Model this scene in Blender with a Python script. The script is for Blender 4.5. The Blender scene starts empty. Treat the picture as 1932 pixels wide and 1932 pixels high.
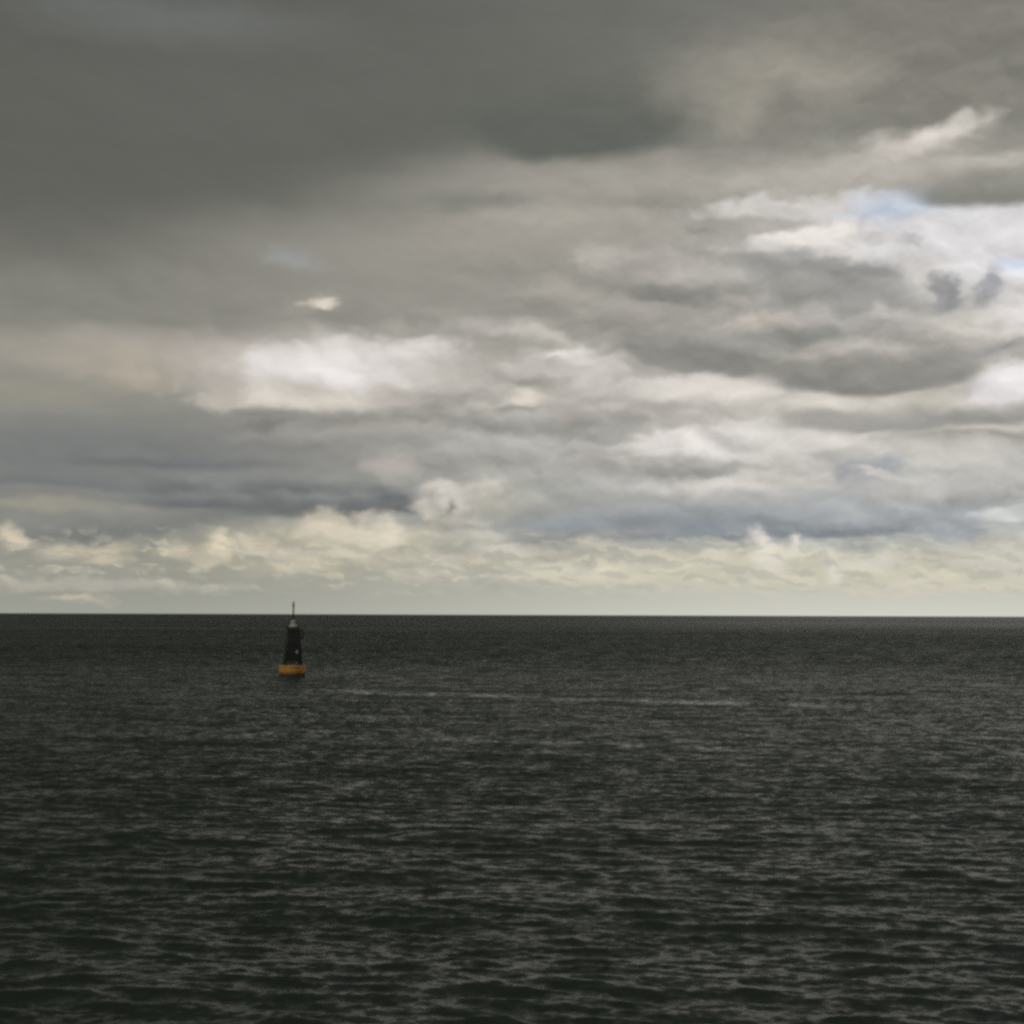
import bpy, bmesh, math, random
import numpy as np
from mathutils import Vector, Matrix

# ------------------------------------------------------------------ camera
scene = bpy.context.scene
CAM_H = 5.0
LENS, SENSOR = 35.0, 24.0
PITCH, ROLL = 3.94, 0.20          # degrees
cam_data = bpy.data.cameras.new('camera')
cam_data.lens = LENS
cam_data.sensor_width = SENSOR
cam_data.clip_start = 0.1
cam_data.clip_end = 200000.0
cam = bpy.data.objects.new('camera', cam_data)
scene.collection.objects.link(cam)
cam.location = (0, 0, CAM_H)
CAM_ROT = (Matrix.Rotation(math.radians(90 + PITCH), 3, 'X') @
           Matrix.Rotation(math.radians(ROLL), 3, 'Z'))
cam.rotation_euler = CAM_ROT.to_euler()
scene.camera = cam

# ------------------------------------------------------------------ render
scene.render.engine = 'CYCLES'
cy = scene.cycles
cy.use_denoising = False
cy.filter_width = 3.2                 # the photograph's soft lens
cy.use_adaptive_sampling = True
cy.adaptive_threshold = 0.02
cy.max_bounces = 4
cy.diffuse_bounces = 2
cy.glossy_bounces = 3
cy.caustics_reflective = False
cy.caustics_refractive = False
vs = scene.view_settings
vs.view_transform = 'Standard'
vs.look = 'None'
vs.exposure = 0.0
vs.gamma = 1.0
vs.use_curve_mapping = False

SUN_EL, SUN_AZ = 38.0, -140.0         # behind the camera, to the left (azimuth clockwise from +Y)

# ------------------------------------------------------------------ node helpers
class NT:
    def __init__(s, tree):
        s.t = tree
    def n(s, kind, **kw):
        nd = s.t.nodes.new(kind)
        for k, v in kw.items():
            setattr(nd, k, v)
        return nd
    def put(s, sock, v):
        if isinstance(v, bpy.types.NodeSocket):
            s.t.links.new(v, sock)
        else:
            sock.default_value = v
    def math(s, op, a, b=0.0, c=0.0, clamp=False):
        nd = s.n('ShaderNodeMath', operation=op, use_clamp=clamp)
        s.put(nd.inputs[0], a); s.put(nd.inputs[1], b); s.put(nd.inputs[2], c)
        return nd.outputs[0]
    def vec(s, op, a, b=(0, 0, 0), c=(0, 0, 0)):
        nd = s.n('ShaderNodeVectorMath', operation=op)
        s.put(nd.inputs[0], a)
        if op not in ('LENGTH', 'NORMALIZE'):
            s.put(nd.inputs[1], b)
        if op == 'MULTIPLY_ADD':
            s.put(nd.inputs[2], c)
        return nd.outputs['Value'] if op in ('LENGTH', 'DOT_PRODUCT') else nd.outputs[0]
    def xyz(s, x, y, z=0.0):
        nd = s.n('ShaderNodeCombineXYZ')
        s.put(nd.inputs[0], x); s.put(nd.inputs[1], y); s.put(nd.inputs[2], z)
        return nd.outputs[0]
    def sep(s, v):
        nd = s.n('ShaderNodeSeparateXYZ')
        s.put(nd.inputs[0], v)
        return nd.outputs
    def mix(s, f, a, b, blend='MIX'):
        nd = s.n('ShaderNodeMix', data_type='RGBA', blend_type=blend)
        s.put(nd.inputs[0], f); s.put(nd.inputs[6], a); s.put(nd.inputs[7], b)
        return nd.outputs[2]
    def grey(s, v):
        nd = s.n('ShaderNodeCombineColor')
        for k in range(3):
            s.put(nd.inputs[k], v)
        return nd.outputs[0]
    def col_vec(s, col):              # explicit, so that the node order (and the shader stack) stays small
        nd = s.n('ShaderNodeSeparateColor')
        s.put(nd.inputs[0], col)
        return s.xyz(*nd.outputs[:3])
    def ramp(s, f, a, b, lo=0.0, hi=1.0, kind='SMOOTHSTEP'):
        nd = s.n('ShaderNodeMapRange', interpolation_type=kind, clamp=False)
        nd.inputs[1].default_value = a; nd.inputs[2].default_value = b
        nd.inputs[3].default_value = lo; nd.inputs[4].default_value = hi
        s.put(nd.inputs[0], f)
        return nd.outputs[0]
    def noise(s, v, scale, detail=2.0, rough=0.5, color=False, lac=2.0, dim='3D'):
        nd = s.n('ShaderNodeTexNoise', noise_dimensions=dim)
        s.put(nd.inputs['Vector'], v)
        nd.inputs['Scale'].default_value = scale
        nd.inputs['Detail'].default_value = detail
        nd.inputs['Roughness'].default_value = rough
        nd.inputs['Lacunarity'].default_value = lac
        return nd.outputs[1] if color else nd.outputs[0]
    def cramp(s, f, stops):
        nd = s.n('ShaderNodeValToRGB')
        el = nd.color_ramp.elements
        while len(el) < len(stops):
            el.new(0.5)
        for e, (p, c) in zip(el, stops):
            e.position = p; e.color = c
        nd.color_ramp.interpolation = 'EASE' if len(stops) < 3 else 'LINEAR'
        s.put(nd.inputs[0], f)
        return nd.outputs[0]

def lin(c):
    o = []
    for v in c:
        v /= 255.0
        o.append(v / 12.92 if v <= 0.04045 else ((v + 0.055) / 1.055) ** 2.4)
    return (*o, 1.0)

# ------------------------------------------------------------------ sky
# clouds are laid out by compass bearing and elevation, in milliradian-like units
K = SENSOR / LENS / 1932.0            # angle of one unit
def bearing(x, y):
    """bearing / elevation (in units of K) of a point of the view 1932 units wide"""
    d = CAM_ROT @ Vector(((x - 966) * K, -(y - 966) * K, -1.0))
    d.normalize()
    return math.atan2(d.x, d.y) / K, math.asin(d.z) / K

world = bpy.data.worlds.new('World')
scene.world = world
world.use_nodes = True
world.cycles.sampling_method = 'NONE'
W = NT(world.node_tree)
world.node_tree.nodes.clear()
tc = W.n('ShaderNodeTexCoord').outputs['Generated']
dx, dy, dz = W.sep(tc)
az = W.math('DIVIDE', W.math('ARCTAN2', dx, dy), K)
el = W.math('DIVIDE', W.math('ARCSINE', dz), K)
P0 = W.xyz(az, el)
# the cloud deck seen in perspective: features shrink and flatten towards the horizon
den = W.math('ADD', W.math('MAXIMUM', dz, 0.0), 0.16)
DECK = W.xyz(W.math('DIVIDE', dx, den), W.math('DIVIDE', dy, den), 3.7)

def warp(src, scale, amp, detail, rough=0.5, seed=0.0, stretch=(1, 1.7)):
    v = W.vec('MULTIPLY_ADD', P0, (stretch[0] / 100, stretch[1] / 100, 0), (seed, seed * 1.7, seed * .3))
    c = W.noise(v, scale, detail, rough, color=True)
    return W.vec('MULTIPLY_ADD', W.vec('SUBTRACT', W.col_vec(c), (.5, .5, .5)), (amp * 1.25, amp * .8, 0), src)
WA = warp(P0, 0.9, 44, 2.0, seed=2.3)
WB = warp(WA, 2.4, 26, 3.0, .5, seed=7.1, stretch=(1, 1.5))
WC = warp(WB, 6.0, 17, 3.0, .55, seed=4.4, stretch=(1, 1.4))
# rounded heads (small cells) that make the cloud edges billow outwards
def cells(src, wide, tall, seed):
    nd = W.n('ShaderNodeTexVoronoi', voronoi_dimensions='2D', feature='F1')
    W.put(nd.inputs['Vector'], W.vec('MULTIPLY_ADD', src, (1 / wide, 1 / tall, 0), (seed, seed * 1.7, 0)))
    nd.inputs['Scale'].default_value = 1.0
    return nd.outputs['Distance']
BIL = W.math('ADD', W.math('MULTIPLY_ADD', cells(WB, 74, 50, 2.2), 1.0, -.45),
             W.math('MULTIPLY_ADD', cells(WC, 30, 22, 5.1), .5, -.22))
# all three fields wait for the last of them, so that the clouds are evaluated one after the other
# (otherwise every mask is held at once and the shader runs out of stack)
_g = W.math('MULTIPLY', BIL, 1e-9)
_g = W.xyz(_g, _g, _g)
FIELD = {k: W.vec('ADD', v, _g) for k, v in (('A', WA), ('B', WB), ('C', WC))}

# base colour by elevation, then left-right drift
LO, HI = 0.0, 1100.0
elf = W.ramp(el, LO, HI, kind='LINEAR')
base = W.cramp(elf, [
    (0.000, lin((174, 174, 162))), (0.030, lin((168, 167, 155))), (0.090, lin((166, 163, 149))),
    (0.160, lin((152, 152, 146))), (0.260, lin((150, 148, 142))), (0.380, lin((156, 153, 144))),
    (0.480, lin((149, 146, 137))), (0.600, lin((140, 137, 128))), (0.750, lin((122, 121, 112))),
    (0.880, lin((108, 108, 101))), (1.000, lin((103, 103, 97)))])
side = W.ramp(az, -850, 750, 0.0, 1.0)
base = W.mix(side, W.mix(1.0, base, (.76, .77, .76, 1), 'MULTIPLY'), W.mix(1.0, base, (1.30, 1.29, 1.30, 1), 'MULTIPLY'))
# broad mottling of the deck
mot = W.noise(DECK, 1.3, 4.0, .5)
ml = W.ramp(mot, .25, .75, .86, 1.14, 'LINEAR')
hz = W.ramp(el, 20, 160)
ml = W.math('ADD', W.math('MULTIPLY', W.math('SUBTRACT', ml, 1.0), hz), 1.0)
sky_col = W.mix(1.0, base, W.grey(ml), 'MULTIPLY')

CLOUDS = []
def c(x, y, rx, ry, col, a=1.0, soft=.6, w='B', rot=0, edge=0):
    """one bank of cloud; edge -1: firm underside thinning upwards, +1: firm top thinning downwards"""
    CLOUDS.append((x, y, rx, ry, col, a, soft, w, rot, edge))

# --- upper deck, left and centre
c(60, 300, 760, 230, (95, 95, 89), .85, .9, 'A', 8)
c(520, 190, 560, 170, (101, 101, 95), .85, .9, 'A')
c(300, 30, 320, 50, (112, 114, 111), .6, .9, 'A')
c(950, 345, 380, 60, (142, 139, 130), .8, .7, 'A')
c(1180, 345, 360, 66, (160, 155, 145), .75, .8, 'A', 4)
c(720, 490, 400, 110, (147, 144, 134), .8, .95, 'A')
c(620, 300, 330, 70, (98, 99, 92), .7, .9, 'A', 12)
c(870, 375, 140, 30, (120, 120, 113), .85, .7, 'B', 0, -1)
c(1000, 200, 380, 80, (100, 101, 94), .9, .8, 'A', -4)
c(1085, 225, 230, 76, (94, 97, 90), .95, .28, 'A', 0, -1)
c(1000, 440, 300, 46, (163, 156, 146), .65, .9, 'A')
c(1050, 405, 190, 20, (170, 163, 152), .5, .9, 'B')
# --- upper right
c(1750, 60, 450, 130, (125, 122, 113), .8, .9, 'A')
c(1450, 150, 200, 80, (152, 147, 135), .8, .9, 'B')
c(1400, 225, 70, 26, (156, 150, 138), .7, .9, 'B')
c(1560, 165, 110, 40, (154, 149, 138), .6, .9, 'B')
c(1475, 205, 46, 48, (124, 122, 113), .75, .9, 'B')
c(1512, 255, 58, 13, (128, 125, 116), .7, .8, 'B', -50)
c(1790, 190, 200, 50, (127, 124, 114), .7, .9, 'A')
c(1690, 325, 280, 60, (180, 174, 163), .85, .9, 'A')
c(1560, 345, 220, 26, (170, 164, 155), .7, .9, 'A')
c(1735, 278, 130, 34, (204, 196, 187), .9, .8, 'B', 6, 1)
c(1790, 256, 80, 28, (214, 207, 197), .9, .8, 'B', 16, 1)
c(1890, 262, 70, 26, (138, 135, 126), .8, .8, 'B')
c(1880, 306, 110, 16, (182, 176, 165), .7, .8, 'B')
# --- the bright opening on the right
c(1830, 470, 440, 100, (211, 208, 206), .97, .55, 'B')
c(1560, 392, 250, 26, (201, 196, 189), .95, .5, 'B', -2)
c(1690, 392, 110, 30, (199, 205, 213), .8, .9, 'B')
c(1650, 402, 70, 10, (190, 199, 210), .6, .9, 'B')
c(1915, 500, 40, 14, (196, 203, 220), .7, .9, 'B')
c(1890, 338, 190, 50, (128, 127, 119), .97, .25, 'A', -2, -1)
c(1450, 428, 190, 16, (164, 159, 151), .9, .6, 'B', -7)
c(1330, 470, 210, 44, (158, 154, 146), .8, .9, 'A')
c(1500, 452, 130, 20, (226, 220, 212), .97, .6, 'B', 8)
c(1600, 486, 90, 20, (224, 216, 208), .95, .6, 'B', -20)
c(1712, 452, 26, 14, (172, 170, 166), .8, .9, 'C')
c(1700, 530, 90, 50, (214, 208, 202), .9, .7, 'B')
# dark towers in front of the opening
c(1470, 520, 110, 54, (150, 148, 143), .85, .7, 'C', -6)
c(1570, 530, 110, 56, (144, 143, 139), .97, .4, 'C', -14)
c(1650, 545, 66, 62, (141, 141, 140), .97, .35, 'C')
c(1600, 590, 170, 36, (148, 146, 142), .9, .7, 'B')
c(1720, 590, 60, 40, (168, 165, 160), .7, .8, 'B')
c(1783, 552, 30, 38, (152, 152, 153), .97, .45, 'C')
c(1870, 545, 20, 36, (156, 157, 160), .95, .55, 'C', -14)
c(1915, 590, 50, 36, (226, 220, 216), .85, .8, 'C')
c(1790, 630, 150, 34, (190, 184, 175), .85, .8, 'B')
# --- middle of the sky
c(330, 560, 420, 60, (132, 130, 121), .5, .9, 'A')
c(1100, 555, 260, 50, (146, 143, 134), .75, .9, 'A')
c(1140, 485, 60, 24, (172, 166, 157), .75, .9, 'C')
c(1250, 480, 40, 16, (170, 164, 155), .6, .9, 'C')
c(1330, 490, 60, 16, (174, 168, 160), .6, .9, 'C')
c(1240, 545, 90, 30, (130, 129, 122), .85, .5, 'B', -10, -1)
c(1100, 550, 40, 16, (166, 160, 150), .6, .9, 'C')
c(1340, 600, 140, 30, (166, 160, 151), .75, .9, 'B')
c(1455, 612, 48, 26, (186, 175, 162), .85, .9, 'B')
c(1560, 622, 90, 14, (134, 133, 127), .8, .7, 'B', 0, -1)
c(556, 490, 60, 22, (154, 156, 157), .55, .98, 'C', -10)
c(600, 572, 52, 22, (160, 154, 142), .7, .95, 'B')
c(606, 572, 34, 10, (196, 189, 174), .8, .98, 'C', -8)
c(620, 576, 20, 10, (214, 207, 191), .9, .98, 'C', 10)
# --- the bright cloud left of centre
c(230, 670, 280, 44, (168, 160, 147), .85, .9, 'A')
c(240, 665, 60, 18, (178, 168, 151), .6, .9, 'B')
c(240, 715, 90, 22, (178, 168, 151), .7, .9, 'B')
c(60, 740, 160, 30, (152, 147, 133), .6, .9, 'A')
c(480, 650, 330, 24, (164, 157, 147), .7, .8, 'A')
c(640, 700, 290, 84, (192, 185, 175), .95, .35, 'A', 2, -1)
c(660, 690, 300, 66, (186, 179, 170), .8, .7, 'B')
c(900, 705, 190, 58, (168, 163, 153), .85, .6, 'B', 0, -1)
c(930, 622, 120, 26, (178, 173, 165), .8, .7, 'B', 0, 1)
c(660, 690, 210, 52, (211, 204, 198), .95, .6, 'B')
c(590, 690, 125, 42, (222, 215, 210), .95, .7, 'B')
c(720, 660, 165, 24, (214, 207, 200), .85, .6, 'B', -3, 1)
c(650, 712, 60, 24, (226, 220, 216), .8, .7, 'B', -24)
c(900, 715, 120, 34, (174, 168, 159), .7, .8, 'B')
c(540, 750, 150, 28, (198, 191, 179), .9, .6, 'B')
c(425, 745, 40, 34, (180, 172, 160), .9, .6, 'C')
c(490, 740, 46, 26, (210, 203, 193), .7, .8, 'C')
c(600, 792, 250, 18, (132, 130, 123), .7, .8, 'B', 0, 1)
c(490, 808, 60, 11, (120, 118, 112), .85, .7, 'B', 8)
c(810, 768, 120, 14, (140, 138, 131), .6, .9, 'B', 10, 1)
c(660, 836, 280, 32, (152, 149, 142), .75, .9, 'B')
c(640, 815, 90, 14, (160, 156, 148), .7, .7, 'B', 8, 1)
c(910, 755, 120, 24, (172, 167, 158), .8, .8, 'B')
c(1000, 750, 38, 19, (204, 195, 179), .9, .8, 'B')
c(990, 778, 66, 9, (132, 132, 125), .8, .6, 'B', 0, 1)
c(890, 800, 150, 20, (128, 128, 122), .8, .7, 'A', 3, -1)
# --- layered clouds on the right
c(1080, 690, 150, 34, (188, 183, 174), .9, .6, 'B')
c(1020, 640, 90, 18, (190, 184, 174), .85, .6, 'B', -10, 1)
c(1060, 672, 80, 14, (212, 206, 198), .9, .6, 'B', 8, 1)
c(1150, 680, 60, 12, (208, 202, 194), .8, .7, 'B', 0, 1)
c(1000, 680, 50, 10, (150, 148, 141), .7, .7, 'B')
c(1330, 755, 260, 52, (190, 184, 175), .95, .6, 'B')
c(1390, 726, 120, 28, (211, 204, 195), .95, .6, 'B', -6, 1)
c(1220, 738, 60, 20, (202, 196, 187), .8, .7, 'B', 0, 1)
c(1270, 762, 60, 10, (168, 164, 157), .7, .8, 'B')
c(1640, 770, 260, 34, (194, 188, 176), .95, .7, 'B')
c(1360, 650, 200, 66, (150, 147, 139), .9, .7, 'A')
c(1330, 660, 170, 46, (132, 130, 122), .97, .22, 'A', -9, -1)
c(1500, 640, 170, 34, (152, 149, 142), .8, .8, 'B')
c(1625, 690, 200, 54, (160, 156, 148), .97, .3, 'A')
c(1620, 662, 160, 26, (180, 174, 165), .9, .5, 'B', 0, 1)
c(1635, 692, 200, 50, (130, 128, 121), .97, .2, 'A', 1, -1)
c(1800, 690, 80, 20, (160, 157, 150), .8, .7, 'A', 22)
c(1870, 658, 90, 18, (146, 145, 143), .9, .6, 'B', 12, -1)
c(1900, 728, 76, 46, (214, 208, 206), .95, .6, 'C', 14)
c(1920, 712, 44, 30, (222, 216, 214), .8, .8, 'C')
c(1730, 782, 260, 30, (146, 144, 137), .92, .3, 'A', 2, -1)
c(1340, 806, 130, 16, (152, 148, 141), .8, .4, 'A', -2, -1)
c(1110, 780, 110, 46, (182, 176, 167), .9, .6, 'B')
c(1111, 798, 110, 36, (142, 140, 133), .92, .3, 'B', 0, -1)
c(1000, 830, 160, 36, (168, 165, 158), .7, .9, 'B')
c(1480, 870, 330, 76, (194, 189, 181), .95, .7, 'B')
c(1470, 815, 120, 26, (200, 195, 187), .8, .6, 'B', 0, 1)
c(1290, 845, 90, 36, (188, 183, 176), .9, .5, 'B')
c(1318, 850, 50, 26, (212, 206, 199), .9, .6, 'B', 0, 1)
c(1325, 876, 70, 20, (152, 150, 144), .85, .4, 'B', 6, -1)
c(1150, 905, 110, 12, (148, 147, 142), .8, .5, 'A', 0, -1)
c(1080, 880, 130, 24, (176, 172, 164), .7, .8, 'B')
c(1590, 830, 46, 22, (206, 200, 192), .8, .6, 'C', 0, 1)
c(1850, 814, 170, 13, (196, 190, 178), .8, .9, 'B', 2, 1)
c(1860, 828, 170, 13, (150, 147, 138), .9, .5, 'A', -4, 1)
c(1850, 880, 130, 40, (180, 177, 171), .85, .8, 'B')
c(1610, 892, 110, 36, (156, 158, 159), .85, .7, 'C', 10)
c(1686, 876, 36, 26, (146, 150, 153), .9, .6, 'C')
c(1650, 894, 46, 9, (202, 197, 189), .85, .8, 'C', -14)
c(1528, 905, 34, 18, (196, 190, 182), .7, .8, 'C')
c(1480, 590, 330, 120, (146, 144, 137), .7, .75, 'A')
# --- separate heads of cumulus in the broken deck: lit crown, flat dark foot
def lump(x, y, rx, ry, lo, hi, a=.75):
    c(x, y, rx, ry, hi, a, .45, 'C', 0, 1)
    c(x, y + ry * .1, rx * 1.02, ry * .95, lo, a, .35, 'B', 0, -2)
for q in ((1146, 505, 76, 36, (140, 138, 130), (170, 165, 156)), (1246, 532, 96, 40, (126, 125, 118), (164, 159, 150)),
          (1345, 528, 80, 38, (140, 138, 132), (172, 167, 159)), (1060, 560, 90, 34, (134, 132, 124), (160, 155, 146)),
          (1180, 592, 110, 32, (134, 132, 124), (162, 157, 148)), (1400, 585, 70, 34, (142, 140, 134), (174, 168, 160)),
          (1445, 618, 86, 30, (140, 138, 131), (186, 177, 166)), (1545, 612, 80, 30, (128, 128, 123), (164, 160, 154)),
          (1690, 612, 90, 34, (150, 147, 142), (182, 177, 170)), (1240, 742, 80, 34, (164, 160, 152), (206, 200, 191)),
          (1385, 738, 130, 44, (170, 166, 157), (213, 206, 197)), (1560, 766, 110, 32, (160, 156, 148), (200, 194, 184)),
          (1290, 852, 120, 46, (164, 161, 155), (206, 200, 193)), (1440, 846, 130, 56, (178, 174, 167), (205, 200, 193)),
          (1588, 838, 70, 36, (166, 164, 158), (204, 198, 190)), (1790, 866, 110, 40, (160, 158, 151), (192, 188, 180)),
          (1120, 872, 120, 32, (154, 152, 146), (186, 181, 173)), (1470, 918, 140, 34, (160, 160, 156), (196, 191, 183)),
          (1800, 930, 120, 36, (152, 154, 152), (184, 182, 176)), (1000, 890, 100, 28, (146, 146, 141), (174, 170, 162)),
          (1180, 930, 120, 26, (148, 149, 145), (174, 171, 165)), (1000, 700, 56, 30, (150, 147, 140), (188, 182, 173)),
          (1140, 720, 80, 40, (160, 156, 148), (192, 186, 178)), (880, 730, 90, 30, (152, 148, 140), (184, 178, 169)),
          (560, 830, 120, 24, (132, 130, 124), (154, 150, 142)), (760, 815, 110, 26, (136, 134, 128), (160, 156, 148))):
    lump(*q)
# the firm undersides of the big grey bank on the right
c(1345, 655, 190, 54, (133, 131, 124), .9, .22, 'A', -8, -1)
c(1350, 742, 170, 26, (205, 199, 189), .7, .7, 'B', 0, 1)
c(1640, 690, 215, 54, (130, 128, 121), .92, .2, 'A', 1, -1)
c(1620, 668, 150, 26, (176, 171, 162), .7, .8, 'B', 0, 1)
c(1240, 548, 100, 26, (128, 127, 120), .8, .35, 'B', -8, -1)
c(1110, 800, 120, 34, (144, 142, 135), .85, .3, 'B', 0, -1)
c(1320, 880, 90, 22, (156, 154, 148), .75, .35, 'B', 0, -1)
c(1720, 786, 260, 28, (146, 144, 137), .85, .3, 'A', 2, -1)
# --- slate bands low on the left
c(150, 855, 440, 62, (115, 118, 116), .85, .9, 'A')
c(330, 868, 190, 18, (104, 108, 108), .85, .6, 'A', 0, -1)
c(960, 860, 260, 40, (160, 158, 151), .7, .9, 'B')
c(740, 880, 60, 24, (172, 165, 156), .75, .8, 'B')
c(330, 910, 560, 20, (111, 114, 113), .85, .5, 'A', -1, -1)
c(1000, 935, 220, 24, (156, 156, 150), .8, .8, 'A')
c(890, 938, 110, 42, (180, 175, 160), .8, .85, 'C')
c(70, 952, 150, 14, (154, 149, 134), .75, .8, 'B')
c(560, 940, 330, 36, (107, 110, 110), .97, .25, 'A', 3, -1)
c(760, 945, 70, 20, (109, 112, 112), .9, .5, 'A')
c(230, 985, 320, 30, (120, 121, 117), .92, .4, 'A', 5, -1)
c(330, 960, 120, 8, (140, 138, 128), .6, .8, 'A')
# --- slate bands low on the right
c(1480, 985, 480, 50, (150, 153, 153), .95, .6, 'A', 1)
c(1400, 985, 440, 36, (131, 137, 140), .95, .2, 'A', 2, -1)
c(1260, 988, 200, 18, (126, 132, 135), .8, .9, 'A', 3)
c(1050, 1012, 240, 26, (142, 143, 140), .92, .3, 'A', 6, -1)
c(1660, 968, 140, 24, (162, 164, 163), .8, .8, 'B')
c(1780, 985, 78, 36, (146, 150, 152), .95, .3, 'B', 0, -1)
c(1640, 1027, 140, 14, (160, 163, 160), .9, .5, 'B', 1)
c(1910, 972, 66, 16, (190, 192, 186), .9, .4, 'B')
c(1900, 1000, 70, 8, (160, 163, 160), .8, .6, 'A')
# --- sunlit cumulus along the horizon
c(1500, 1075, 520, 44, (190, 186, 166), .8, .7, 'B')
c(640, 1030, 260, 56, (180, 174, 152), .75, .7, 'C')
for (x, y, rx, ry, col) in (
        (8, 1012, 26, 18, (217, 203, 168)), (36, 1024, 26, 10, (206, 194, 162)), (180, 1034, 66, 13, (204, 192, 158)), (200, 1056, 46, 9, (194, 183, 152)), (110, 1046, 40, 10, (188, 178, 150)),
        (330, 1040, 40, 15, (196, 186, 155)), (408, 1034, 28, 28, (219, 207, 172)), (384, 1056, 36, 14, (204, 194, 162)),
        (470, 1018, 26, 18, (204, 194, 163)), (505, 1032, 30, 18, (200, 190, 160)), (600, 1000, 34, 26, (203, 194, 166)), (645, 992, 46, 22, (210, 201, 172)),
        (690, 1012, 60, 22, (211, 202, 173)), (735, 998, 24, 22, (206, 197, 170)), (560, 1042, 50, 12, (190, 182, 158)), (640, 1046, 90, 8, (196, 189, 163)),
        (566, 1064, 40, 12, (206, 195, 163)), (630, 976, 30, 10, (208, 198, 170)), (690, 975, 24, 8, (200, 192, 168)),
        (805, 968, 20, 12, (218, 210, 186)), (860, 934, 60, 14, (186, 181, 165)), (846, 918, 50, 11, (199, 193, 175)), (800, 952, 22, 14, (199, 192, 172)), (830, 952, 12, 10, (200, 194, 174)), (866, 958, 14, 13, (210, 203, 183)),
        (922, 915, 28, 17, (202, 196, 176)), (870, 985, 60, 9, (190, 184, 163)), (820, 1050, 90, 9, (192, 186, 163)), (900, 1010, 60, 10, (186, 181, 161)), (960, 1040, 70, 12, (194, 188, 164)),
        (800, 1082, 60, 12, (188, 181, 158)), (1120, 1030, 50, 10, (192, 186, 164)), (1150, 1062, 34, 16, (208, 201, 170)), (1275, 1060, 36, 16, (213, 206, 174)), (1215, 1088, 70, 10, (200, 193, 165)),
        (1345, 1050, 30, 16, (208, 202, 175)), (1432, 1024, 17, 20, (222, 215, 195)), (1485, 1020, 12, 15, (220, 213, 194)),
        (1450, 1046, 44, 14, (216, 209, 186)), (1458, 1068, 30, 12, (205, 199, 177)), (1576, 1078, 16, 22, (212, 205, 182)), (1640, 1060, 80, 9, (196, 192, 174)),
        (1740, 1094, 60, 12, (204, 197, 170)), (1850, 1108, 80, 8, (202, 195, 168)), (1880, 1060, 70, 14, (194, 190, 172)), (1700, 1120, 70, 8, (198, 192, 168)), (1050, 1088, 90, 9, (200, 194, 166)), (1060, 1068, 40, 10, (200, 194, 168)),
        (60, 1100, 120, 12, (178, 172, 150)), (150, 1132, 50, 7, (192, 182, 154)), (300, 1105, 160, 10, (174, 170, 150))):
    c(x, y, rx * 1.1, ry * 1.1, tuple(v + d for v, d in zip(col, (-3, -3, 5))), .85, .85, 'C')

for (x, y, rx, ry, col, a, soft, w, rot, edge) in CLOUDS:
    bx, by = bearing(x, y)
    if abs(rot) > 3:
        r = math.radians(rot); cr, sr = math.cos(r), math.sin(r)
        src = W.vec('SUBTRACT', FIELD[w], (bx, by, 0))
        q = W.xyz(W.vec('DOT_PRODUCT', src, (cr / rx, sr / rx, 0)), W.vec('DOT_PRODUCT', src, (-sr / ry, cr / ry, 0)))
    else:
        q = W.vec('MULTIPLY_ADD', FIELD[w], (1 / rx, 1 / ry, 0), (-bx / rx, -by / ry, 0))
    rr = W.vec('LENGTH', q)
    if w != 'A':
        rr = W.math('MULTIPLY_ADD', BIL, min(.55, 16 / min(rx, ry)), rr)
    m = W.ramp(rr, 1 + soft * .55, max(0.02, 1 - soft), 0.0, a)
    if edge:
        m = W.math('MULTIPLY', m, W.ramp(W.vec('DOT_PRODUCT', q, (0, math.copysign(1, edge), 0)), *((-.95, .6) if abs(edge) == 1 else (-.25, .8))))
    sky_col = W.mix(m, sky_col, lin(col))

# relief of the billows: lit from above, shaded below; weak in the smooth deck at upper left
def relief(src, sx, sy, scale, detail, lift):
    v = W.vec('MULTIPLY', src, (sx / 100, sy / 100, 0))
    return W.math('SUBTRACT', W.noise(v, scale, detail, .5),
                  W.noise(W.vec('ADD', v, (0, lift / scale, 0)), scale, detail, .5))
r1 = relief(WA, .55, 1.3, 1.0, 3.0, .28)
r2 = relief(WB, 1.5, 2.1, 1.9, 3.0, .34)
def puffs(src, wide, tall, up, seed):
    """rounded heads of cumulus: tops lit, creases between them dark"""
    v = W.vec('MULTIPLY_ADD', src, (1 / wide, 1 / tall, 0), (seed, seed * 1.3, 0))
    out = []
    for o in (0.0, up):
        nd = W.n('ShaderNodeTexVoronoi', voronoi_dimensions='2D', feature='F1')
        W.put(nd.inputs['Vector'], W.vec('ADD', v, (o * .4, o, 0)) if o else v)
        nd.inputs['Scale'].default_value = 1.0
        out.append(nd.outputs['Distance'])
    return W.math('SUBTRACT', out[1], out[0])
p1 = puffs(WB, 130, 66, .30, 3.3)
p2 = puffs(WC, 52, 30, .32, 8.1)
where = W.ramp(W.math('ADD', az, W.math('MULTIPLY', W.math('SUBTRACT', el, 560.0), -1.3)), -650, 350, .26, 1.0)
rl = W.math('ADD', W.math('MULTIPLY', r1, .17), W.math('MULTIPLY', r2, .22))
patchy = W.ramp(mot, .40, .62, .35, 1.0)
rl = W.math('ADD', rl, W.math('MULTIPLY', W.math('ADD', W.math('MULTIPLY', p1, .50), W.math('MULTIPLY', p2, .20)), patchy))
rl = W.math('MULTIPLY_ADD', rl, W.math('MULTIPLY', where, W.ramp(el, 15, 150)), 1.0)
sky_col = W.vec('MULTIPLY', sky_col, W.xyz(rl, rl, rl))
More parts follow.
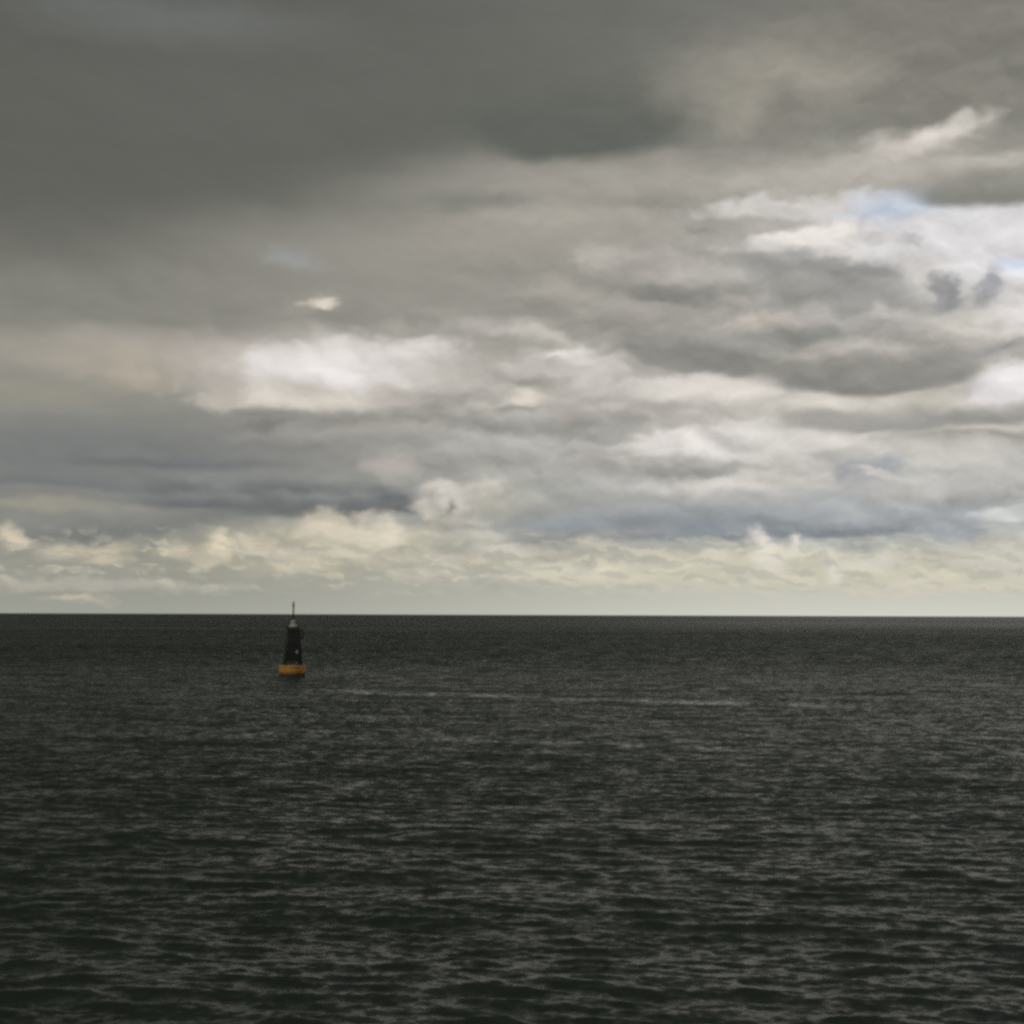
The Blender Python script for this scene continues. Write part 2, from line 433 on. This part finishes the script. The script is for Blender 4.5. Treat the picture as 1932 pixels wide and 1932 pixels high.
# the far row of small sunlit cumulus
band = W.math('MULTIPLY', W.ramp(el, 22, 75), W.ramp(el, 178, 112))
row = W.math('MULTIPLY', W.ramp(puffs(WC, 44, 21, .34, 1.4), .02, .24), W.ramp(W.noise(W.vec('MULTIPLY', P0, (1 / 100, 3 / 100, 0)), 1.3, 3.0, .55), .40, .62))
sky_col = W.mix(W.math('MULTIPLY', W.math('MULTIPLY', row, band), .5), sky_col, lin((208, 201, 177)))
shade_row = W.math('MULTIPLY', W.math('MULTIPLY', W.ramp(puffs(WC, 60, 20, .34, 6.4), .05, .28), band), .35)
sky_col = W.mix(shade_row, sky_col, lin((152, 152, 144)))
lift = W.math('MULTIPLY', W.ramp(az, -700, 500, 1.05, 1.12), W.ramp(el, 900, 600, .97, 1.03))
sky_col = W.vec('MULTIPLY', sky_col, W.xyz(W.math('MULTIPLY', lift, .985), W.math('MULTIPLY', lift, .995), W.math('MULTIPLY', lift, 1.02)))

tex = W.n('ShaderNodeTexSky', sky_type='NISHITA', sun_disc=False)
tex.sun_elevation = math.radians(SUN_EL)
tex.sun_rotation = math.radians(SUN_AZ)
# the clear sky shows faintly through the opening on the right
gx, gy = bearing(1695, 384)
gap = W.ramp(W.vec('LENGTH', W.vec('MULTIPLY_ADD', WB, (1 / 75, 1 / 30, 0), (-gx / 75, -gy / 30, 0))), 1.4, .0, 1.0, .80)
SKY_STRENGTH = 0.10
whole = W.mix(gap, tex.outputs[0], W.vec('MULTIPLY', sky_col, (1 / SKY_STRENGTH,) * 3))
bg = W.n('ShaderNodeBackground')
W.put(bg.inputs[0], whole); bg.inputs[1].default_value = SKY_STRENGTH
W.put(W.n('ShaderNodeOutputWorld').inputs[0], bg.outputs[0])

sun_data = bpy.data.lights.new('sun', 'SUN')
sun_data.energy = 0.8
sun_data.angle = math.radians(14)
sun_data.color = (1.0, .95, .86)
sun = bpy.data.objects.new('sun', sun_data)
scene.collection.objects.link(sun)
_a, _e = math.radians(SUN_AZ), math.radians(SUN_EL)
sun_dir = Vector((math.sin(_a) * math.cos(_e), math.cos(_a) * math.cos(_e), math.sin(_e)))
sun.rotation_euler = (-sun_dir).to_track_quat('-Z', 'Y').to_euler()
sun.location = (-20, -30, 40)

# ------------------------------------------------------------------ sea
rng = np.random.default_rng(11)
WIND = math.radians(-96)              # waves run towards the camera
def wave_tile(L, N, lam_lo, lam_hi, lam_peak, slope, spread, rot):
    """random periodic sea of size L; returns height and choppy offsets, scaled to an rms slope"""
    k1 = np.fft.fftfreq(N, d=L / N) * 2 * np.pi
    kx, ky = np.meshgrid(k1, k1, indexing='ij')
    k = np.hypot(kx, ky); k[0, 0] = 1e9
    lam = 2 * np.pi / k
    th = np.arctan2(ky, kx) - (WIND - rot)
    kp = 2 * np.pi / lam_peak
    amp = np.exp(-0.65 * (kp / k) ** 2) * k ** -2.15 * (np.abs(np.cos(th)) ** spread + .035)
    amp *= 1 / (1 + (lam_lo / lam) ** 8) / (1 + (lam / lam_hi) ** 8)
    spec = amp * (rng.normal(size=k.shape) + 1j * rng.normal(size=k.shape))
    spec[0, 0] = 0
    h = np.fft.ifft2(spec).real
    sx = np.fft.ifft2(1j * kx * spec).real
    sy = np.fft.ifft2(1j * ky * spec).real
    f = slope / math.sqrt((sx ** 2 + sy ** 2).mean())
    ox = np.fft.ifft2(1j * kx / k * spec).real
    oy = np.fft.ifft2(1j * ky / k * spec).real
    return L, N, rot, h * f, ox * f, oy * f
def sample(tile, x, y):
    L, N, rot, h, ox, oy = tile
    ca, sa = math.cos(rot), math.sin(rot)
    u = ((x * ca + y * sa) / L * N) % N
    v = ((-x * sa + y * ca) / L * N) % N
    i = np.floor(u).astype(int); j = np.floor(v).astype(int)
    fu = u - i; fv = v - j
    i %= N; j %= N; i2 = (i + 1) % N; j2 = (j + 1) % N
    out = []
    for a in (h, ox, oy):
        out.append(a[i, j] * (1 - fu) * (1 - fv) + a[i2, j] * fu * (1 - fv) + a[i, j2] * (1 - fu) * fv + a[i2, j2] * fu * fv)
    hh, a, b = out
    return hh, a * ca - b * sa, a * sa + b * ca

rad = [6.0]
while rad[-1] < 60000:
    r = rad[-1]
    if r < 200:
        d = min(max(.055, r * r / CAM_H * .00042), .36)
    else:
        d = .36 * (r / 200) ** 2.2
    rad.append(r + d)
rad = np.array(rad)
dense = np.radians(np.linspace(-26, 26, 721))
coarse = np.radians(np.linspace(26, 334, 60))[1:-1]
ang = np.concatenate([dense, coarse])
R, A = np.meshgrid(rad, ang, indexing='ij')
X, Y = R * np.sin(A), R * np.cos(A)
swell = wave_tile(173.0, 512, 3.0, 18.0, 5.5, .04, 4.0, 0.10)
chop = wave_tile(47.0, 1024, .6, 3.5, 1.0, .098, 7.0, 0.0)
chop2 = wave_tile(31.3, 1024, .4, 2.2, .66, .112, 6.0, 0.08)
ripple = wave_tile(13.7, 512, .14, .6, .33, .11, 1.5, -0.1)
side_fade = np.clip((math.radians(34) - np.abs((A + np.pi) % (2 * np.pi) - np.pi)) / math.radians(7), 0, 1)
def fade(r0, r1):
    t = np.clip((r1 - R) / (r1 - r0), 0, 1)
    return t * t * (3 - 2 * t) * side_fade
gust_t = wave_tile(611.0, 256, 40, 400, 120, 1.0, .2, .4)     # slow variation: gusts and slicks
gust = sample(gust_t, X, Y)[0]
gust = np.clip(1 + .22 * gust / gust.std(), .6, 1.45)
Z = np.zeros_like(R); DX = np.zeros_like(R); DY = np.zeros_like(R)
for t, r0, r1, ch in ((swell, 500, 1500, .6), (chop, 90, 300, .9), (chop2, 60, 190, .9), (ripple, 25, 60, .6)):
    h, ox, oy = sample(t, X, Y)
    f = fade(r0, r1) * (gust if t is not swell else 1)
    Z += h * f; DX += -ox * f * ch; DY += -oy * f * ch
lost = .45 * (1 - fade(14, 55)) + .55 * (1 - fade(55, 260))
nr, na = R.shape
co = np.empty((nr * na + 1, 3), np.float32)
co[:-1, 0] = (X - DX).ravel(); co[:-1, 1] = (Y - DY).ravel(); co[:-1, 2] = Z.ravel()
co[-1] = (0, 0, 0)
ii, jj = np.meshgrid(np.arange(nr - 1), np.arange(na), indexing='ij')
j2 = (jj + 1) % na
quads = np.stack([ii * na + jj, ii * na + j2, (ii + 1) * na + j2, (ii + 1) * na + jj], -1).reshape(-1, 4)[:, ::-1]
tris = np.stack([np.arange(na), np.full(na, nr * na), (np.arange(na) + 1) % na], -1)
loops = np.concatenate([quads.ravel(), tris.ravel()]).astype(np.int32)
starts = np.concatenate([np.arange(len(quads)) * 4, len(quads) * 4 + np.arange(len(tris)) * 3]).astype(np.int32)
me = bpy.data.meshes.new('sea')
me.vertices.add(len(co)); me.vertices.foreach_set('co', co.ravel())
me.loops.add(len(loops)); me.loops.foreach_set('vertex_index', loops)
me.polygons.add(len(starts)); me.polygons.foreach_set('loop_start', starts)
me.polygons.foreach_set('use_smooth', np.ones(len(starts), bool))
at = me.attributes.new('unresolved', 'FLOAT', 'POINT')
at.data.foreach_set('value', np.append(lost.ravel(), 0).astype(np.float32))
me.update(calc_edges=True)
sea = bpy.data.objects.new('sea', me)
scene.collection.objects.link(sea)
sea['kind'] = 'structure'
sea['label'] = 'dark choppy grey green sea reaching the horizon'

def material(name):
    m = bpy.data.materials.new(name); m.use_nodes = True
    m.node_tree.nodes.clear()
    return m, NT(m.node_tree)

m, T = material('sea_water')
pos = T.n('ShaderNodeNewGeometry').outputs['Position']
nrm = T.n('ShaderNodeNewGeometry').outputs['Normal']
px_, py_, pz_ = T.sep(pos)
unres = T.n('ShaderNodeAttribute', attribute_name='unresolved').outputs['Fac']
def slopes(scale, stretch, detail, seed):
    v = T.vec('MULTIPLY_ADD', pos, (scale, scale * stretch, scale), (seed, seed * 2.1, 0))
    return T.vec('SUBTRACT', T.noise(v, 1.0, detail, .6, color=True), (.5, .5, .5))
s1 = slopes(3.2, 1.5, 3.0, 3.1)       # ripples, a few tens of centimetres
s0 = slopes(8.5, 1.3, 2.0, 5.7)
s2 = slopes(0.7, 1.6, 2.0, 8.3)       # the chop too far off to be modelled
# slicks and gusts: long patches where the ripples are weaker or stronger
gv = T.noise(T.vec('MULTIPLY', pos, (1 / 260, 1 / 75, 0)), 1.0, 3.0, .55)
calm = T.ramp(gv, .35, .65, 1.25, .75, 'LINEAR')
big = T.noise(T.vec('MULTIPLY', pos, (1 / 3000, 1 / 700, 0)), 1.0, 3.0, .6)
calm = T.math('MULTIPLY', calm, T.ramp(big, .35, .65, 1.22, .82, 'LINEAR'))
far = T.ramp(py_, 520, 760)
slick = T.math('MULTIPLY', far, T.ramp(T.math('DIVIDE', px_, T.math('MAXIMUM', py_, 1.0)), -.12, .25))
calm = T.math('MULTIPLY', calm, T.math('SUBTRACT', 1.0, T.math('MULTIPLY', slick, .45)))
k1 = T.math('MULTIPLY', calm, .80)
k2 = T.math('MULTIPLY', T.math('MULTIPLY', unres, calm), .95)
v1 = T.vec('MULTIPLY', s1, T.xyz(k1, T.math('MULTIPLY', k1, 1.3), 0.0))
v1 = T.vec('ADD', T.vec('ADD', v1, (0, -.05, 0)), T.vec('MULTIPLY', s0, (.35, .5, 0)))
v2 = T.vec('MULTIPLY', s2, T.xyz(T.math('MULTIPLY', k2, .6), k2, 0.0))
# far off only the near faces of the waves show: they run shorewards (-Y) and hide their backs
v2 = T.vec('ADD', v2, T.xyz(0.0, T.math('MULTIPLY', k2, -.27), 0.0))
N2 = T.vec('NORMALIZE', T.vec('ADD', nrm, T.vec('ADD', v1, v2)))
# two ragged lines of thin foam
def foam(x0, x1, y0, slope, width, wig, seed):
    wob = T.noise(T.vec('MULTIPLY_ADD', pos, (.11, .0, 0), (seed, 0, 0)), 1.0, 3.0, .6)
    yc = T.math('ADD', T.math('MULTIPLY_ADD', px_, slope, y0), T.math('MULTIPLY', T.math('SUBTRACT', wob, .5), wig))
    d = T.math('ABSOLUTE', T.math('SUBTRACT', py_, yc))
    line = T.ramp(d, width, 0.0)
    ends = T.math('MULTIPLY', T.ramp(px_, x0, x0 + 8), T.ramp(px_, x1, x1 - 8))
    spk = T.ramp(T.noise(T.vec('MULTIPLY', pos, (1.0, 1.0, 0)), 1.7, 3.0, .7), .42, .62)
    gaps = T.ramp(T.noise(T.vec('MULTIPLY_ADD', pos, (.35, .1, 0), (seed, seed, 0)), 1.0, 2.0, .6), .36, .60)
    return T.math('MULTIPLY', T.math('MULTIPLY', line, ends), T.math('MULTIPLY', spk, gaps))
fm = T.math('MAXIMUM', foam(-16, 24, 92, -.5, 3.4, 5.0, 4.0), foam(-15, 14, 59.3, -.35, 1.5, 3.0, 9.0))
bs = T.n('ShaderNodeBsdfPrincipled')
T.put(bs.inputs['Base Color'], T.mix(fm, (.0195, .0290, .0225, 1), (.70, .70, .66, 1)))
bs.inputs['Roughness'].default_value = .25
bs.inputs['IOR'].default_value = 1.24
T.put(bs.inputs['Normal'], N2)
T.put(T.n('ShaderNodeOutputMaterial').inputs[0], bs.outputs[0])
me.materials.append(m)

# ------------------------------------------------------------------ buoy
def paint(name, col, col2, rough=.55, scale=4.0, metal=0.0, streak=2.5):
    m, T = material(name)
    p = T.n('ShaderNodeTexCoord').outputs['Object']
    n1 = T.noise(T.vec('MULTIPLY', p, (1, 1, 1 / streak)), scale, 5.0, .6)
    n2 = T.noise(p, scale * 6, 3.0, .6)
    f = T.math('ADD', T.ramp(n1, .45, .7), T.ramp(n2, .55, .75, 0, .35), clamp=True)
    b = T.n('ShaderNodeBsdfPrincipled')
    T.put(b.inputs['Base Color'], T.mix(f, (*col, 1), (*col2, 1)))
    T.put(b.inputs['Roughness'], T.ramp(n2, .3, .7, rough - .1, rough + .15))
    b.inputs['Metallic'].default_value = metal
    bump = T.n('ShaderNodeBump'); bump.inputs['Strength'].default_value = .25; bump.inputs['Distance'].default_value = .01
    T.put(bump.inputs['Height'], n2); T.put(b.inputs['Normal'], bump.outputs[0])
    T.put(T.n('ShaderNodeOutputMaterial').inputs[0], b.outputs[0])
    return m
M_ORANGE = paint('orange_paint', (.47, .24, .042), (.36, .165, .03), .55, 2.5)
M_BOOT = paint('weedy_waterline', (.045, .022, .014), (.02, .022, .012), .6, 3.0)
M_DARK = paint('black_paint', (.005, .0048, .0045), (.010, .008, .006), .6, 3.0)
M_WHITE = paint('off_white_paint', (.45, .43, .34), (.30, .25, .16), .45, 5.0)
M_RED = paint('faded_red_paint', (.20, .06, .035), (.12, .05, .03), .5, 4.0)
M_GREY = paint('grey_steel', (.09, .085, .075), (.06, .045, .035), .5, 4.0)

def link(name, bm, mat, parent=None, smooth=False):
    bmesh.ops.recalc_face_normals(bm, faces=bm.faces)
    d = bpy.data.meshes.new(name); bm.to_mesh(d); bm.free()
    if smooth:
        d.polygons.foreach_set('use_smooth', [abs(p.normal.z) < .9 for p in d.polygons])
    d.materials.append(mat)
    o = bpy.data.objects.new(name, d); scene.collection.objects.link(o)
    o.parent = parent
    return o
def lathe(bm, prof, seg=40):
    rings = []
    for r, z in prof:
        rings.append([bm.verts.new((r * math.cos(2 * math.pi * i / seg), r * math.sin(2 * math.pi * i / seg), z)) for i in range(seg)])
    for a, b in zip(rings, rings[1:]):
        for i in range(seg):
            bm.faces.new((a[i], a[(i + 1) % seg], b[(i + 1) % seg], b[i]))
    bm.faces.new(rings[0][::-1]); bm.faces.new(rings[-1])
def bar(bm, a, b, r, seg=8, r2=None):
    a, b = Vector(a), Vector(b); r2 = r if r2 is None else r2
    q = (b - a).to_track_quat('Z', 'Y')
    ra, rb = [], []
    for i in range(seg):
        t = 2 * math.pi * (i + .5) / seg
        ra.append(bm.verts.new(a + q @ Vector((r * math.cos(t), r * math.sin(t), 0))))
        rb.append(bm.verts.new(b + q @ Vector((r2 * math.cos(t), r2 * math.sin(t), 0))))
    for i in range(seg):
        bm.faces.new((ra[i], ra[(i + 1) % seg], rb[(i + 1) % seg], rb[i]))
    bm.faces.new(ra[::-1]); bm.faces.new(rb)
def box(bm, cx, cy_, cz, sx, sy, sz, bev=.0):
    v = bmesh.ops.create_cube(bm, size=1.0)['verts']
    for p in v:
        p.co = Vector((cx + p.co.x * sx, cy_ + p.co.y * sy, cz + p.co.z * sz))
    if bev:
        bmesh.ops.bevel(bm, geom=list({e for p in v for e in p.link_edges}), offset=bev, segments=2, affect='EDGES')

BUOY_D = 121.0
def sea_point(x, dist):
    d = CAM_ROT @ Vector(((x - 966) * K, -(1275 - 966) * K, -1.0))
    return Vector((d.x / d.y * dist, dist, 0))
bp = sea_point(551.5, BUOY_D)
buoy = bpy.data.objects.new('navigation_buoy', None)
scene.collection.objects.link(buoy)
buoy.location = bp
buoy.rotation_euler = (0, math.radians(.2), math.radians(17))
buoy['label'] = 'navigation buoy with orange float, black tower and thin mast out on the sea'
buoy['category'] = 'buoy'

bm = bmesh.new(); lathe(bm, [(1.00, .21), (1.07, .24), (1.08, .30), (1.08, .82), (1.05, .87), (.98, .88)], 48)
hull = link('float', bm, M_ORANGE, buoy, True)
bm = bmesh.new(); lathe(bm, [(.70, -.9), (1.03, -.5), (1.055, .12), (1.05, .21)], 48)
link('waterline_band', bm, M_BOOT, hull, True)
for z in (.40, .76):
    bm = bmesh.new(); lathe(bm, [(1.079, z - .03), (1.115, z - .02), (1.115, z + .02), (1.079, z + .03)], 48)
    link('rubbing_strake', bm, M_ORANGE, hull, True)
for i in range(4):
    t = math.pi / 4 + i * math.pi / 2
    bm = bmesh.new()
    r_ = .93
    a = Vector((r_ * math.cos(t), r_ * math.sin(t), .88)); tv = Vector((-math.sin(t), math.cos(t), 0)) * .07
    bar(bm, a - tv, a - tv + Vector((0, 0, .11)), .016, 6); bar(bm, a + tv, a + tv + Vector((0, 0, .11)), .016, 6)
    bar(bm, a - tv + Vector((0, 0, .11)), a + tv + Vector((0, 0, .11)), .016, 6)
    link('lifting_eye', bm, M_GREY, hull)

Z0, Z1, B0, B1 = .88, 3.86, .62, .42          # tower feet / top, half widths
def half(z): return B0 + (B1 - B0) * (z - Z0) / (Z1 - Z0)
S = ((-1, -1), (1, -1), (1, 1), (-1, 1))
for sx, sy in S:
    bm = bmesh.new(); bar(bm, (sx * B0, sy * B0, Z0), (sx * B1, sy * B1, Z1), .05, 8)
    link('tower_leg', bm, M_DARK, buoy, True)
for z in (1.32, 2.5, 3.78):
    for k in range(4):
        (ax, ay), (bx_, by_) = S[k], S[(k + 1) % 4]
        bm = bmesh.new(); bar(bm, (ax * half(z), ay * half(z), z), (bx_ * half(z), by_ * half(z), z), .035, 6)
        link('cross_bar', bm, M_DARK, buoy)
for k in range(4):
    (ax, ay), (bx_, by_) = S[k], S[(k + 1) % 4]
    for flip in (0, 1):
        za, zb = (Z0 + .05, 1.30) if not flip else (1.30, Z0 + .05)
        bm = bmesh.new(); bar(bm, (ax * half(za), ay * half(za), za), (bx_ * half(zb), by_ * half(zb), zb), .026, 6)
        link('diagonal_brace', bm, M_DARK, buoy)
# daymark boards on the four faces, between the cross bars
for k in range(4):
    (ax, ay), (bx_, by_) = S[k], S[(k + 1) % 4]
    nrm_ = Vector(((ax + bx_) / 2, (ay + by_) / 2, 0))
    nb = 6
    for q in range(nb):
        za = 1.36 + q * (3.74 - 1.36) / nb + .018; zb = 1.36 + (q + 1) * (3.74 - 1.36) / nb - .018
        bm = bmesh.new()
        vs_ = []
        for off in (.0, .03):
            for z in (za, zb):
                h_ = half(z)
                for (ex, ey) in ((ax, ay), (bx_, by_)):
                    p = Vector((ex * h_, ey * h_, z)); mid = Vector((nrm_.x * h_, nrm_.y * h_, z))
                    p = mid + (p - mid) * (1 - .052 / h_) + nrm_ * (off - .015)
                    vs_.append(bm.verts.new(p))
        a0, a1, b0, b1, c0, c1, d0, d1 = vs_
        for f in ((a0, a1, b1, b0), (c0, d0, d1, c1), (a0, c0, c1, a1), (b0, b1, d1, d0), (a0, b0, d0, c0), (a1, c1, d1, b1)):
            bm.faces.new(f)
        link('daymark_board', bm, M_DARK, buoy)
bm = bmesh.new(); lathe(bm, [(.56, 3.87), (.58, 3.89), (.58, 3.92), (.56, 3.94)], 24)
plat = link('platform', bm, M_DARK, buoy)
# white lantern housing, its lens and cap
bm = bmesh.new(); lathe(bm, [(.31, 3.94), (.32, 4.02), (.29, 4.10), (.22, 4.18)], 24)
lan = link('lantern', bm, M_WHITE, buoy, True)
bm = bmesh.new(); lathe(bm, [(.17, 4.18), (.18, 4.20), (.18, 4.38), (.17, 4.40)], 20)
link('lens', bm, M_WHITE, lan, True)
bm = bmesh.new(); lathe(bm, [(.20, 4.40), (.20, 4.43), (.12, 4.50), (.05, 4.53)], 20)
link('cap', bm, M_WHITE, lan, True)
bm = bmesh.new(); bar(bm, (0, 0, 4.53), (0, 0, 5.55), .075, 8, .06)
mast = link('mast', bm, M_GREY, buoy, True)
bm = bmesh.new(); bar(bm, (0, 0, 5.55), (0, 0, 6.0), .085, 8, .07)
link('mast_tip', bm, M_RED, mast, True)
# small pale box on the near right of the tower
hh = half(2.0)
bm = bmesh.new(); box(bm, .24, -hh - .09, 1.98, .14, .12, .24, .015)
bx = link('equipment_box', bm, M_WHITE, buoy)
# ladder and aerial on the right-hand side
lx = half(2.4) + .16
for y_ in (-.17, .17):
    bm = bmesh.new(); bar(bm, (B0 + .12, y_, .9), (half(3.9) + .12, y_, 3.9), .02, 6)
    lad = link('ladder_rail', bm, M_DARK, buoy)
for q in range(9):
    z = 1.1 + q * .32; x_ = half(z) + .12
    bm = bmesh.new(); bar(bm, (x_, -.17, z), (x_, .17, z), .014, 6)
    link('rung', bm, M_DARK, lad)
for z in (3.1, 3.7):
    bm = bmesh.new(); bar(bm, (half(z) + .03, -.3, z), (B1 + .30, -.3, z), .02, 6)
    br = link('bracket', bm, M_DARK, buoy)
bm = bmesh.new(); box(bm, B1 + .31, -.3, 3.42, .05, .34, .80, .01)
link('solar_panel', bm, M_DARK, br)
